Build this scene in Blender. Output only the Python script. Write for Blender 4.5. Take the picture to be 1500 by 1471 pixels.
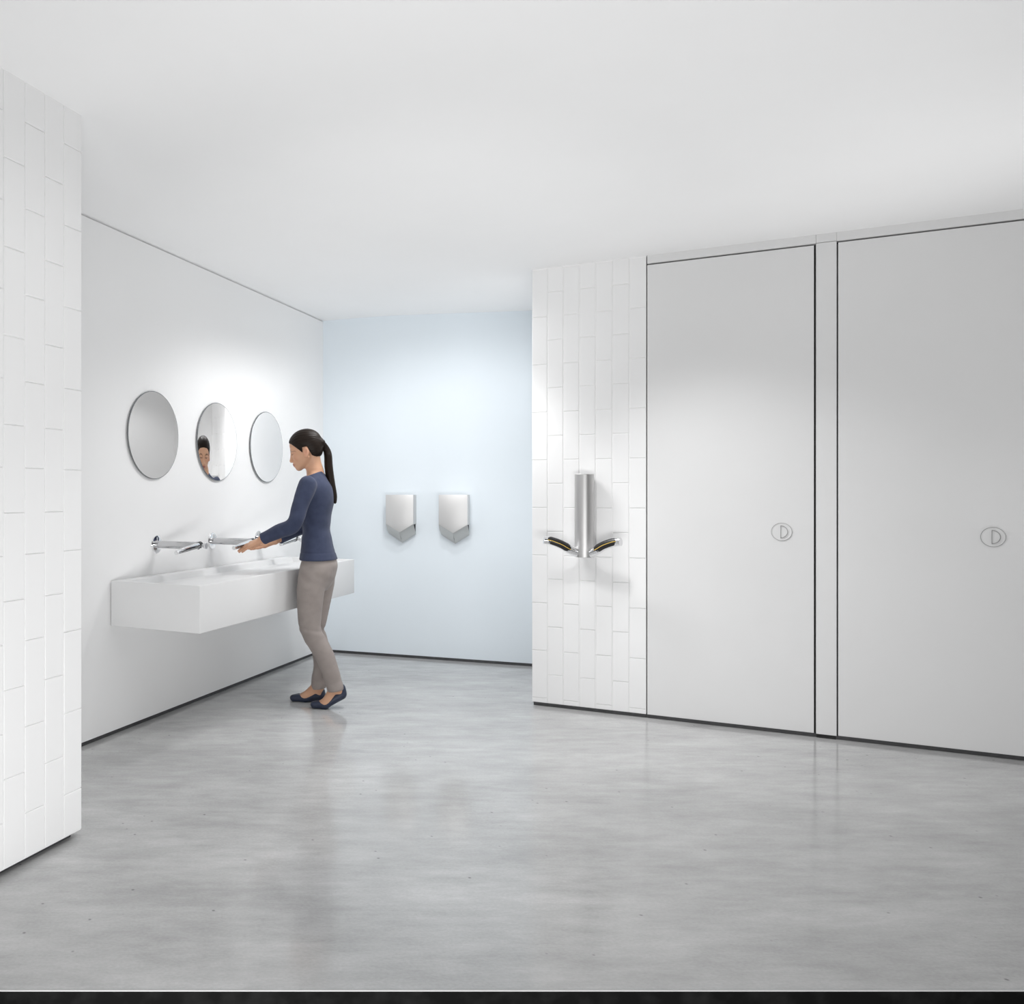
import bpy, bmesh, math, random
import numpy as np
from mathutils import Vector, Matrix, Euler

random.seed(7)
for o in list(bpy.data.objects):
    bpy.data.objects.remove(o, do_unlink=True)
scene = bpy.context.scene
COL = scene.collection
PI = math.pi

# ------------------------------------------------------------------ camera
YAW = math.radians(29.151)
cam_d = bpy.data.cameras.new('camera')
cam = bpy.data.objects.new('camera', cam_d)
COL.objects.link(cam)
cam.location = (0, 0, 1.27)
cam.rotation_euler = (PI / 2, 0, YAW)
cam_d.sensor_fit = 'HORIZONTAL'
cam_d.sensor_width = 36
cam_d.lens = 36 * 1255 / 1500
cam_d.shift_x = 400 / 1500
cam_d.shift_y = -8.5 / 1500
cam_d.clip_start = 0.05
cam_d.clip_end = 100
scene.camera = cam
R2 = Vector((math.cos(YAW), math.sin(YAW), 0))      # along the open front of the set
F2 = Vector((-math.sin(YAW), math.cos(YAW), 0))     # into the set

# ------------------------------------------------------------------ world, lights, exposure
w = bpy.data.worlds.new('world')
scene.world = w
w.use_nodes = True
bg = w.node_tree.nodes['Background']
bg.inputs[0].default_value = (1, 1, 1, 1)
bg.inputs[1].default_value = 0.08


def lamp(name, kind, loc, target, power, size=1.0, size_y=None, cone=None, blend=0.5, color=(1, 1, 1)):
    d = bpy.data.lights.new(name, kind)
    d.energy = power
    d.color = color
    if kind == 'AREA':
        d.shape = 'RECTANGLE'
        d.size = size
        d.size_y = size_y or size
    else:
        d.shadow_soft_size = size
    if kind == 'SPOT':
        d.spot_size = math.radians(cone)
        d.spot_blend = blend
    o = bpy.data.objects.new(name, d)
    COL.objects.link(o)
    o.location = loc
    dv = Vector(target) - Vector(loc)
    o.rotation_euler = dv.to_track_quat('-Z', 'Y').to_euler()
    return o


lamp('open_front_fill', 'AREA', (0.6, 0.6, 0.25), (-1.4, 4.6, 2.65), 69, 2.2, 0.7)  # unseen area light, added to fill the ceiling and walls from the open front
lamp('low_left_fill', 'AREA', (-0.9, 1.0, 0.15), (-0.3, 5.0, 2.65), 16.1, 1.2, 0.7)  # low fill added out of view to lift the ceiling
lamp('ceiling_fill_left', 'SPOT', (0.0, 0.6, 0.1), (-1.7, 5.0, 2.65), 144, 0.1, cone=38, blend=1.0)  # added beam that brightens the back of the ceiling
lamp('ceiling_fill_right', 'SPOT', (1.9, 4.2, 0.08), (0.2, 4.2, 2.65), 62.4, 0.1, cone=60, blend=1.0)  # out-of-view lamp added to lift the right of the ceiling
lamp('ceiling_fill_doors', 'SPOT', (1.9, 5.0, 0.08), (0.7, 4.9, 2.65), 33.6, 0.1, cone=56, blend=1.0)  # added out of view to brighten the ceiling beside the doors
lamp('pillar_fill', 'SPOT', (-0.7, 2.0, 2.6), (-2.07, 2.2, 1.3), 16, 0.03, cone=85, blend=1.0)  # fill added to brighten the near tiled block
lamp('door_fill', 'SPOT', (-0.7, 4.2, 2.55), (0.35, 5.4, 0.55), 72.4, 0.08, cone=66, blend=1.0)  # added to brighten the lower doors; no fixture hangs here
lamp('side_wall_fill', 'SPOT', (1.75, 4.4, 2.5), (2.6, 4.9, 1.5), 14, 0.08, cone=80, blend=0.8)  # unseen wall washer, added so the nearest mirror reflects a bright wall
lamp('passage_spot', 'SPOT', (-1.7, 4.7, 2.5), (-2.05, 4.95, 0.0), 30.6, 0.1, cone=150, blend=0.5)
lamp('corner_spot', 'SPOT', (-1.6, 5.3, 2.6), (-1.65, 5.75, 0.0), 31.1, 0.05, cone=160, blend=0.5)
lamp('tile_spot', 'SPOT', (-1.38, 4.78, 2.5), (-1.5, 5.15, 1.0), 38.7, 0.12, cone=98, blend=0.5)
lamp('floor_fill', 'SPOT', (-0.9, 4.0, 2.62), (-0.9, 4.0, 0.0), 68.8, 0.03, cone=95, blend=1.0)  # straight-down fill added to lift the floor and its bounce
lamp('front_floor_fill', 'SPOT', (-1.1, 2.8, 2.62), (-1.1, 2.8, 0.0), 43.1, 0.03, cone=95, blend=1.0)  # second added floor fill, nearer the open front

scene.view_settings.view_transform = 'Standard'
scene.view_settings.look = 'None'
scene.view_settings.gamma = 1
scene.view_settings.use_curve_mapping = False
scene.view_settings.exposure = -0.11
scene.cycles.max_bounces = 12
scene.cycles.diffuse_bounces = 8
scene.cycles.use_denoising = True


# ------------------------------------------------------------------ materials
def mat(name, color, rough=0.5, metal=0.0, spec=0.5, coat=0.0, coat_rough=0.1):
    m = bpy.data.materials.new(name)
    m.use_nodes = True
    b = m.node_tree.nodes['Principled BSDF']
    b.inputs['Base Color'].default_value = (*color, 1)
    b.inputs['Roughness'].default_value = rough
    b.inputs['Metallic'].default_value = metal
    b.inputs['Specular IOR Level'].default_value = spec
    b.inputs['Coat Weight'].default_value = coat
    b.inputs['Coat Roughness'].default_value = coat_rough
    return m


def nodes(m):
    nt = m.node_tree
    return nt, nt.nodes['Principled BSDF'], nt.nodes.new, nt.links.new


def mottle(m, scale, c1, c2, detail=4, stretch=(1, 1, 1), rot=0, lo=0.35, hi=0.65, rough=None):
    """colour varies gently between c1 and c2 with a noise in object space"""
    nt, b, N, L = nodes(m)
    tc = N('ShaderNodeTexCoord')
    mp = N('ShaderNodeMapping')
    mp.inputs['Scale'].default_value = stretch
    mp.inputs['Rotation'].default_value = (0, 0, rot)
    nz = N('ShaderNodeTexNoise')
    nz.inputs['Scale'].default_value = scale
    nz.inputs['Detail'].default_value = detail
    cr = N('ShaderNodeValToRGB')
    cr.color_ramp.elements[0].position = lo
    cr.color_ramp.elements[1].position = hi
    cr.color_ramp.elements[0].color = (*c1, 1)
    cr.color_ramp.elements[1].color = (*c2, 1)
    L(tc.outputs['Object'], mp.inputs['Vector'])
    L(mp.outputs['Vector'], nz.inputs['Vector'])
    L(nz.outputs['Fac'], cr.inputs['Fac'])
    L(cr.outputs['Color'], b.inputs['Base Color'])
    if rough:
        mr = N('ShaderNodeMapRange')
        mr.inputs['To Min'].default_value, mr.inputs['To Max'].default_value = rough
        L(nz.outputs['Fac'], mr.inputs['Value'])
        L(mr.outputs['Result'], b.inputs['Roughness'])
    return nz, cr, mp


def add_bump(m, scale, strength, dist=0.002, stretch=(1, 1, 1), detail=3, kind='noise'):
    nt, b, N, L = nodes(m)
    tc = N('ShaderNodeTexCoord')
    mp = N('ShaderNodeMapping')
    mp.inputs['Scale'].default_value = stretch
    nz = N('ShaderNodeTexNoise')
    nz.inputs['Scale'].default_value = scale
    nz.inputs['Detail'].default_value = detail
    bp = N('ShaderNodeBump')
    bp.inputs['Strength'].default_value = strength
    bp.inputs['Distance'].default_value = dist
    L(tc.outputs['Object'], mp.inputs['Vector'])
    L(mp.outputs['Vector'], nz.inputs['Vector'])
    L(nz.outputs['Fac'], bp.inputs['Height'])
    L(bp.outputs['Normal'], b.inputs['Normal'])


M = {}
M['ceiling'] = mat('ceiling_paint', (0.88, 0.88, 0.88), 0.8, spec=0.2)
mottle(M['ceiling'], 2.0, (0.905, 0.905, 0.905), (0.915, 0.915, 0.915))
M['wall'] = mat('white_wall_paint', (0.87, 0.87, 0.87), 0.6, spec=0.3)
mottle(M['wall'], 2.0, (0.865, 0.865, 0.865), (0.875, 0.875, 0.875))
M['blue'] = mat('pale_blue_wall_paint', (0.76, 0.82, 0.865), 0.6, spec=0.3)
mottle(M['blue'], 2.0, (0.755, 0.815, 0.86), (0.765, 0.825, 0.87))
M['tile'] = mat('white_glazed_tile', (0.85, 0.85, 0.85), 0.3, spec=0.5)
add_bump(M['tile'], 9, 0.08, 0.003)
M['grout'] = mat('white_grout', (0.92, 0.92, 0.92), 0.9, spec=0.1)
M['door'] = mat('white_laminate', (0.75, 0.75, 0.75), 0.4, spec=0.35)
mottle(M['door'], 3.0, (0.745, 0.745, 0.745), (0.755, 0.755, 0.755))
M['skirting'] = mat('dark_grey_skirting', (0.05, 0.05, 0.053), 0.5)
mottle(M['skirting'], 30, (0.045, 0.045, 0.048), (0.06, 0.06, 0.063))
M['gap'] = mat('black_gap', (0.012, 0.012, 0.012), 0.7)
M['solid_white'] = mat('white_solid_surface', (0.75, 0.75, 0.75), 0.35, spec=0.4)
mottle(M['solid_white'], 4, (0.745, 0.745, 0.745), (0.755, 0.755, 0.755))
M['chrome'] = mat('polished_chrome', (0.86, 0.86, 0.87), 0.08, metal=1)
M['stem'] = mat('satin_chrome', (0.60, 0.60, 0.61), 0.16, metal=1)
M['end'] = mat('satin_end_cap', (0.72, 0.72, 0.73), 0.3, metal=0.8)
M['chrome_edge'] = mat('mirror_edge', (0.25, 0.26, 0.27), 0.25, metal=1)
M['black'] = mat('black_plastic', (0.012, 0.012, 0.013), 0.35)
M['nosing'] = mat('pale_floor_nosing', (0.52, 0.52, 0.52), 0.6, spec=0.2)
M['latch_line'] = mat('latch_edge', (0.30, 0.30, 0.30), 0.5, metal=0.2, spec=0.3)
M['gold'] = mat('gold_strip', (1.0, 0.68, 0.14), 0.35, metal=0.2)
M['plate'] = mat('satin_steel_plate', (0.73, 0.73, 0.73), 0.55, metal=0.15, spec=0.3)


def brushed(name, col, rough, stretch, strength=0.15, aniso=0.0):
    m = mat(name, col, rough, metal=1)
    nt, b, N, L = nodes(m)
    b.inputs['Anisotropic'].default_value = aniso
    tc = N('ShaderNodeTexCoord')
    mp = N('ShaderNodeMapping')
    mp.inputs['Scale'].default_value = stretch
    nz = N('ShaderNodeTexNoise')
    nz.inputs['Scale'].default_value = 60
    nz.inputs['Detail'].default_value = 3
    mr = N('ShaderNodeMapRange')
    mr.inputs['To Min'].default_value = rough - 0.06
    mr.inputs['To Max'].default_value = rough + 0.08
    bp = N('ShaderNodeBump')
    bp.inputs['Strength'].default_value = strength
    bp.inputs['Distance'].default_value = 0.001
    L(tc.outputs['Object'], mp.inputs['Vector'])
    L(mp.outputs['Vector'], nz.inputs['Vector'])
    L(nz.outputs['Fac'], mr.inputs['Value'])
    L(mr.outputs['Result'], b.inputs['Roughness'])
    L(nz.outputs['Fac'], bp.inputs['Height'])
    L(bp.outputs['Normal'], b.inputs['Normal'])
    return m


M['brushed'] = brushed('brushed_steel', (0.58, 0.575, 0.57), 0.42, (20, 20, 0.4), 0.08)
M['steel_panel'] = brushed('satin_steel_cover', (0.66, 0.655, 0.65), 0.5, (1, 1, 12), 0.08)
M['steel_panel'].node_tree.nodes['Principled BSDF'].inputs['Metallic'].default_value = 0.75
M['steel_lower'] = brushed('satin_steel_lower_cover', (0.56, 0.55, 0.53), 0.36, (1, 1, 12), 0.08)


def concrete():
    m = mat('polished_concrete', (0.4, 0.4, 0.4), 0.2, spec=0.5)
    nt, b, N, L = nodes(m)
    tc = N('ShaderNodeTexCoord')

    def noise(scale, detail, stretch, rough=0.55):
        mr = N('ShaderNodeMapping')
        mr.inputs['Rotation'].default_value = (0, 0, -YAW)
        mp = N('ShaderNodeMapping')
        mp.inputs['Scale'].default_value = stretch
        nz = N('ShaderNodeTexNoise')
        nz.inputs['Scale'].default_value = scale
        nz.inputs['Detail'].default_value = detail
        nz.inputs['Roughness'].default_value = rough
        L(tc.outputs['Object'], mr.inputs['Vector'])
        L(mr.outputs['Vector'], mp.inputs['Vector'])
        L(mp.outputs['Vector'], nz.inputs['Vector'])
        return nz.outputs['Fac']

    def ramp(sock, p0, c0, p1, c1):
        r = N('ShaderNodeMapRange')
        r.inputs['From Min'].default_value = p0
        r.inputs['From Max'].default_value = p1
        r.inputs['To Min'].default_value = c0
        r.inputs['To Max'].default_value = c1
        L(sock, r.inputs['Value'])
        return r.outputs['Result']

    def mul(a, c):
        n = N('ShaderNodeMath')
        n.operation = 'MULTIPLY'
        L(a, n.inputs[0])
        L(c, n.inputs[1])
        return n.outputs[0]

    clouds = ramp(noise(1.3, 5, (0.8, 1.6, 1)), 0.25, 0.84, 0.75, 1.14)
    streak = ramp(noise(4.2, 8, (0.7, 1.7, 1), 0.68), 0.15, 0.76, 0.85, 1.22)
    grain = ramp(noise(90, 3, (1, 1.5, 1)), 0.25, 0.92, 0.75, 1.07)
    fine = ramp(noise(13.0, 6, (0.45, 1.8, 1), 0.7), 0.15, 0.84, 0.85, 1.14)
    vo = N('ShaderNodeTexVoronoi')
    vo.inputs['Scale'].default_value = 11
    mpv = N('ShaderNodeMapping')
    L(tc.outputs['Object'], mpv.inputs['Vector'])
    L(mpv.outputs['Vector'], vo.inputs['Vector'])
    pits = ramp(vo.outputs['Distance'], 0.03, 0.5, 0.075, 1.0)
    sel = ramp(noise(4.0, 2, (1, 1, 1)), 0.46, 1.0, 0.52, 0.0)
    mx = N('ShaderNodeMath')
    mx.operation = 'MAXIMUM'
    L(pits, mx.inputs[0])
    L(sel, mx.inputs[1])
    fac = mul(mul(mul(mul(clouds, streak), fine), grain), mx.outputs[0])
    base = N('ShaderNodeMath')
    base.operation = 'MULTIPLY'
    base.inputs[1].default_value = CONCRETE
    L(fac, base.inputs[0])
    cc = N('ShaderNodeCombineColor')
    for i in range(3):
        L(base.outputs[0], cc.inputs[i])
    L(cc.outputs[0], b.inputs['Base Color'])
    rr = ramp(noise(3.0, 4, (0.7, 1.6, 1)), 0.2, 0.07, 0.8, 0.19)
    L(rr, b.inputs['Roughness'])
    return m


CONCRETE = 0.475
M['concrete'] = concrete()
M['granite'] = mat('black_granite', (0.004, 0.004, 0.004), 0.7, spec=0.1)
mottle(M['granite'], 14, (0.003, 0.003, 0.003), (0.012, 0.012, 0.012), detail=8, lo=0.45, hi=0.75)

def mirror_material(tilt):
    """flat mirror whose shading normal is turned, to swing its reflection towards the open side"""
    m = mat('mirror_silver', (0.93, 0.93, 0.93), 0.01, metal=1)
    nt, b, N, L = nodes(m)
    g = N('ShaderNodeNewGeometry')
    v1 = N('ShaderNodeVectorRotate')
    v1.rotation_type = 'Z_AXIS'
    v1.inputs['Angle'].default_value = math.radians(tilt[0])
    v2 = N('ShaderNodeVectorRotate')
    v2.rotation_type = 'Y_AXIS'
    v2.inputs['Angle'].default_value = math.radians(tilt[1])
    L(g.outputs['Normal'], v1.inputs['Vector'])
    L(v1.outputs['Vector'], v2.inputs['Vector'])
    L(v2.outputs['Vector'], b.inputs['Normal'])
    return m




# ------------------------------------------------------------------ mesh helpers
def link(name, me, material=None, parent=None, smooth=False):
    o = bpy.data.objects.new(name, me)
    COL.objects.link(o)
    if material is not None and not me.materials:
        me.materials.append(material)
    if parent is not None:
        o.parent = parent
    if smooth:
        for p in me.polygons:
            p.use_smooth = True
    return o


def obj(name, bm, material, parent=None, smooth=False):
    me = bpy.data.meshes.new(name)
    bmesh.ops.recalc_face_normals(bm, faces=bm.faces[:])
    bm.to_mesh(me)
    bm.free()
    return link(name, me, material, parent, smooth)


def auto_smooth(o, angle=35):
    me = o.data
    for p in me.polygons:
        p.use_smooth = True
    try:
        me.set_sharp_from_angle(angle=math.radians(angle))
    except Exception:
        pass
    return o


def bx(bm, lo, hi, bevel=0.0, seg=2):
    r = bmesh.ops.create_cube(bm, size=1.0)
    vs = r['verts']
    c = [(lo[i] + hi[i]) / 2 for i in range(3)]
    s = [hi[i] - lo[i] for i in range(3)]
    for v in vs:
        v.co = Vector((c[0] + v.co.x * s[0], c[1] + v.co.y * s[1], c[2] + v.co.z * s[2]))
    if bevel:
        es = list({e for v in vs for e in v.link_edges})
        bmesh.ops.bevel(bm, geom=es, offset=bevel, segments=seg, profile=0.5, affect='EDGES')


def box(name, lo, hi, material, parent=None, bevel=0.0, seg=2):
    bm = bmesh.new()
    bx(bm, lo, hi, bevel, seg)
    return obj(name, bm, material, parent)


def prism(bm, pts, z0, z1):
    a = [bm.verts.new((p[0], p[1], z0)) for p in pts]
    b = [bm.verts.new((p[0], p[1], z1)) for p in pts]
    n = len(pts)
    bm.faces.new(a)
    bm.faces.new(b[::-1])
    for i in range(n):
        bm.faces.new((a[i], a[(i + 1) % n], b[(i + 1) % n], b[i]))


def lathe(bm, prof, axis_o, axis_d, seg=32):
    """prof: list of (distance along axis, radius); closes on the axis at both ends"""
    d = Vector(axis_d).normalized()
    u = d.orthogonal().normalized()
    v = d.cross(u)
    o = Vector(axis_o)
    rings = []
    for t, r in prof:
        if r < 1e-6:
            rings.append([bm.verts.new(o + d * t)])
        else:
            rings.append([bm.verts.new(o + d * t + (u * math.cos(2 * PI * k / seg) + v * math.sin(2 * PI * k / seg)) * r)
                          for k in range(seg)])
    for a, b in zip(rings[:-1], rings[1:]):
        for k in range(seg):
            k2 = (k + 1) % seg
            if len(a) == 1 and len(b) == 1:
                continue
            if len(a) == 1:
                bm.faces.new((a[0], b[k], b[k2]))
            elif len(b) == 1:
                bm.faces.new((a[k], b[0], a[k2]))
            else:
                bm.faces.new((a[k], b[k], b[k2], a[k2]))


def empty(name, loc=(0, 0, 0), rz=0.0):
    o = bpy.data.objects.new(name, None)
    COL.objects.link(o)
    o.location = loc
    o.rotation_euler = (0, 0, rz)
    o.empty_display_size = 0.1
    return o


def tag(o, label=None, cat=None, group=None, kind=None):
    if label:
        o['label'] = label
    if cat:
        o['category'] = cat
    if group:
        o['group'] = group
    if kind:
        o['kind'] = kind
    return o


def structure(o, label=None):
    o['kind'] = 'structure'
    if label:
        o['label'] = label
    return o


def copy_tree(o, parent=None):
    c = o.copy()
    COL.objects.link(c)
    c.parent = parent
    for ch in [x for x in COL.objects if x.parent == o]:
        copy_tree(ch, c)
    return c


# ------------------------------------------------------------------ the setting
XL = -2.805            # left wall
YT = 5.417             # tiled wall and cubicle fronts
XP = -2.075            # face of the near tiled block
ZT = 2.647             # ceiling at the cubicles
BLUE0 = Vector((XL, 6.44))
BS = 0.125             # the blue wall stands a few degrees off square
XR = 2.6               # right end of the room
FRONT = 2.2045         # distance of the open front


def blue_y(x):
    return BLUE0.y + BS * (x - XL)


def front_pt(s, d=FRONT):
    p = F2 * d + R2 * s
    return (p.x, p.y)


# floor slab with a thin pale nosing and a black riser at the open front
bm = bmesh.new()
prism(bm, [front_pt(-2.6), front_pt(4.4), (3.3, 7.2), (-3.2, 7.2)], -0.2, 0.0)
structure(obj('floor', bm, M['concrete']), 'polished grey concrete floor with cloudy streaks')
bm = bmesh.new()
prism(bm, [front_pt(-2.6, FRONT - 0.004), front_pt(4.4, FRONT - 0.004), front_pt(4.4), front_pt(-2.6)], -0.0025, 0.0003)
structure(obj('trim_1', bm, M['nosing']), 'thin pale edge strip along the front of the floor')
bm = bmesh.new()
prism(bm, [front_pt(-2.6, FRONT - 0.003), front_pt(4.4, FRONT - 0.003), front_pt(4.4, FRONT - 0.0005), front_pt(-2.6, FRONT - 0.0005)],
      -0.2, -0.0025)
structure(obj('trim_2', bm, M['granite']), 'black mottled riser below the front edge of the floor')


def ceil_z(x):
    t = min(max((x + 2.35) / 1.4, 0), 1)
    t = t * t * (3 - 2 * t) * 0.4 + t * 0.6
    return 2.702 + (ZT - 2.702) * t


def ceiling():
    bm = bmesh.new()
    xs = [-3.3, -2.6, -2.35] + [-2.35 + 0.1 * k for k in range(1, 15)] + [-0.7, 0.5, 3.4]
    cols = []
    for x in xs:
        # front edge follows the open front
        s = (x - F2.x * 2.1) / R2.x
        yf = F2.y * 2.1 + R2.y * s
        cols.append((x, yf))
    rows = []
    for x, yf in cols:
        z = ceil_z(x)
        rows.append([bm.verts.new((x, yf, z)), bm.verts.new((x, 7.2, z)), bm.verts.new((x, yf, 2.85)), bm.verts.new((x, 7.2, 2.85))])
    for a, b in zip(rows[:-1], rows[1:]):
        bm.faces.new((a[0], a[1], b[1], b[0]))
        bm.faces.new((a[2], b[2], b[3], a[3]))
        bm.faces.new((a[0], b[0], b[2], a[2]))
        bm.faces.new((a[1], a[3], b[3], b[1]))
    for r in (rows[0], rows[-1]):
        bm.faces.new((r[0], r[1], r[3], r[2]))
    o = obj('ceiling', bm, M['ceiling'])
    auto_smooth(o, 30)
    structure(o, 'plain white ceiling')


ceiling()
SK = 0.022
bm = bmesh.new()
bx(bm, (XL - 0.15, 1.3, SK), (XL, 6.9, 2.693))
bx(bm, (XL - 0.15, 1.3, 2.693), (XL - 0.022, 6.9, 2.80))      # recess added to stand in for the soft shade under the ceiling
structure(obj('wall_left', bm, M['wall']), 'plain white wall behind the basin and mirrors')
structure(box('baseboard_left', (XL - 0.1, 2.45, 0.0), (XL - 0.008, 6.45, SK), M['skirting']), 'dark grey recessed skirting under the white basin wall')


def slab_on_blue(name, x0, x1, z0, z1, back, front, material):
    """a board standing along the blue wall's line, turned with it"""
    ang = math.atan(BS)
    k = 1 / math.cos(ang)
    o = box(name, ((x0 - XL) * k, -front, z0), ((x1 - XL) * k, -back, z1), material)
    o.location = (BLUE0.x, BLUE0.y, 0)
    o.rotation_euler = (0, 0, ang)
    return o


structure(slab_on_blue('wall_back', XL - 0.1, 0.3, SK, 2.80, -0.15, 0.0, M['blue']), 'pale blue end wall')
structure(slab_on_blue('baseboard_back', XL - 0.05, -0.9, 0.0, SK, -0.1, -0.006, M['skirting']), 'dark skirting under the pale blue wall')


def make_tile_mesh(wd, ht, th, bev=0.003):
    """tile face in the local xz plane looking along -y, back at y=0"""
    bm = bmesh.new()
    w2, h2 = wd / 2, ht / 2
    rings = []
    for inset, y in ((0, 0), (0, -th + bev * 0.7), (bev * 0.35, -th + bev * 0.2), (bev, -th)):
        rings.append([bm.verts.new((sx * (w2 - inset), y, sz * (h2 - inset))) for sx, sz in ((-1, -1), (1, -1), (1, 1), (-1, 1))])
    for a, b in zip(rings[:-1], rings[1:]):
        for k in range(4):
            bm.faces.new((a[k], a[(k + 1) % 4], b[(k + 1) % 4], b[k]))
    bm.faces.new(rings[-1])
    bmesh.ops.recalc_face_normals(bm, faces=bm.faces[:])
    me = bpy.data.meshes.new('tile')
    bm.to_mesh(me)
    bm.free()
    me.materials.append(M['tile'])
    return me


_tile_cache = {}


def tile(parent, wd, ht, loc, rz):
    k = (round(wd, 4), round(ht, 3))
    if k not in _tile_cache:
        _tile_cache[k] = make_tile_mesh(wd, ht, TH)
    o = link('tile', _tile_cache[k], parent=parent)
    o.location = (loc[0], loc[1], loc[2])
    # each tile is set by hand: a hair out of plane
    o.rotation_euler = (random.uniform(-1, 1) * 0.0015, 0, rz + random.uniform(-1, 1) * 0.002)
    return o


def column_of_tiles(parent, wd, place, z_lo, z_hi, z0, pitch, rz, grout=0.0032):
    """place(z) gives the centre of a tile of this column; joints at z0 + k * pitch"""
    k = math.floor((z_lo - z0) / pitch)
    while z0 + k * pitch < z_hi:
        a, b = max(z0 + k * pitch, z_lo), min(z0 + (k + 1) * pitch, z_hi)
        k += 1
        if b - a < 0.02:
            continue
        lo = a + (grout / 2 if a > z_lo else 0)
        hi = b - (grout / 2 if b < z_hi else 0)
        tile(parent, wd - grout, hi - lo, place((lo + hi) / 2), rz)


# tiled wall between the passage and the cubicles
TH = 0.006
wt = structure(box('wall_middle', (-0.980, YT + TH - 0.001, SK), (-0.3525, 6.75, 2.75), M['grout']), 'end wall clad in tall white tiles')
for c in range(7):
    xc = -0.982 + 0.09 * (c + 0.5)
    column_of_tiles(wt, 0.09, (lambda z, xc=xc: (xc, YT + TH, z)), SK, ZT + 0.01, 1.489 if c % 2 == 0 else 1.634, 0.288, 0.0)
structure(box('baseboard_middle', (-0.974, YT + 0.014, 0.0), (-0.353, 5.6, SK), M['skirting']), 'dark skirting under the tiled wall')

# near tiled block at the left edge
wn = structure(box('wall_near', (XL - 0.1, 1.42, SK), (XP - TH + 0.001, 2.513, 2.80), M['grout']), 'tall white tiled block at the left edge')
for c in range(11):
    yc = 2.514 - 0.1005 * (c + 0.5)
    column_of_tiles(wn, 0.1005, (lambda z, yc=yc: (XP - TH, yc, z)), SK + 0.004, 2.71, 2.259 if c % 2 == 0 else 2.106, 0.297, PI / 2)
structure(box('baseboard_near', (XL - 0.08, 1.45, 0.0), (XP - 0.03, 2.485, SK + 0.004), M['skirting']), 'dark skirting under the near tiled block')

# cubicle fronts
ZB = 0.022
DT = 2.592


def latch(parent, x, z, big):
    n = 48
    bm = bmesh.new()
    lathe(bm, [(-0.002, 0.0), (-0.002, 0.047), (0.0025, 0.047), (0.0035, 0.0455), (0.0035, 0.0435), (0.0022, 0.0425), (0.0022, 0.0)], (x, YT, z), (0, -1, 0), n)
    pl = auto_smooth(obj('latch_plate', bm, M['plate'], parent), 25)
    # D-shaped thumb turn: raised rim round a shallow dish
    def dee(r):
        return [(x - 0.006, z - r), *[(x - 0.006 + r * math.cos(t), z + r * math.sin(t)) for t in [(-PI / 2) + PI * k / 16 for k in range(17)]], (x - 0.006, z + r)]
    bm = bmesh.new()
    outer, inner = dee(0.034), None
    cx = x - 0.006 + 0.0135
    inner = [(cx + (px - cx) * 0.88, z + (pz - z) * 0.90) for px, pz in outer]
    rings = []
    for loop, y in ((outer, YT - 0.002), (outer, YT - 0.0075), (inner, YT - 0.0075), (inner, YT - 0.0025)):
        rings.append([bm.verts.new((px, y, pz)) for px, pz in loop])
    m_ = len(outer)
    for a, b in zip(rings[:-1], rings[1:]):
        for k in range(m_):
            bm.faces.new((a[k], a[(k + 1) % m_], b[(k + 1) % m_], b[k]))
    bmesh.ops.remove_doubles(bm, verts=bm.verts[:], dist=1e-5)
    tt = obj('thumb_turn', bm, M['latch_line'], pl)
    tt['label'] = 'D-shaped rim of the thumb turn'
    bm = bmesh.new()
    bm.faces.new([bm.verts.new((px, YT - 0.003, pz)) for px, pz in inner[:-1]])
    obj('turn_dish', bm, M['plate'], pl)
    bm = bmesh.new()
    lathe(bm, [(0.0, 0.0462), (0.004, 0.0462), (0.004, 0.0478), (0.0, 0.0478)], (x, YT, z), (0, -1, 0), n)
    obj('plate_edge', bm, M['latch_line'], pl)


d1 = structure(box('door_1', (-0.3475, YT, ZB), (0.447, YT + 0.035, DT), M['door'], bevel=0.0015), 'white full-height cubicle door next to the tiled wall')
latch(d1, 0.303, 1.0795, False)
d2 = structure(box('door_2', (0.5525, YT, ZB), (1.349, YT + 0.035, DT), M['door'], bevel=0.0015), 'white full-height cubicle door at the right edge')
latch(d2, 1.1715, 1.0715, True)
structure(box('trim_3', (0.4565, YT - 0.001, 0.02), (0.5455, YT + 0.05, 2.6), M['door'], bevel=0.001), 'narrow white pilaster between the two cubicle doors')
structure(box('trim_4', (-0.3475, YT, 2.6005), (0.4555, YT + 0.06, ZT + 0.02), M['door']), 'white header strip above the first cubicle door')
structure(box('trim_5', (0.4565, YT, 2.6025), (0.5455, YT + 0.06, ZT + 0.02), M['door']), 'white header block above the pilaster')
structure(box('trim_6', (0.5465, YT, 2.6005), (XR, YT + 0.06, ZT + 0.02), M['door']), 'white header strip above the second cubicle door')
structure(box('trim_7', (1.357, YT - 0.001, 0.02), (XR, YT + 0.05, 2.6), M['door']), 'white panel beyond the second cubicle door')
structure(box('trim_8', (-0.351, YT + 0.036, 0.0), (XR, YT + 0.30, 2.80), M['gap']), 'black block put behind the cubicle doors for the shade in their gaps')  # black stands in for the shade seen through the door gaps
structure(box('door_gap_shade', (-0.352, YT + 0.014, 0.0), (XR, YT + 0.034, ZB - 0.004), M['skirting']), 'dark strip put in for the shade in the gap under the cubicle doors')  # dark colour stands in for the shade in the gap below the doors
structure(box('trim_9', (0.459, YT + 0.004, 0.0), (0.543, YT + 0.03, 0.02), M['gap']), 'black foot under the pilaster')
structure(box('wall_right', (XR, 3.7, 0.0), (XR + 0.15, 7.0, 2.80), M['wall']), 'white wall at the right end')


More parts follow.
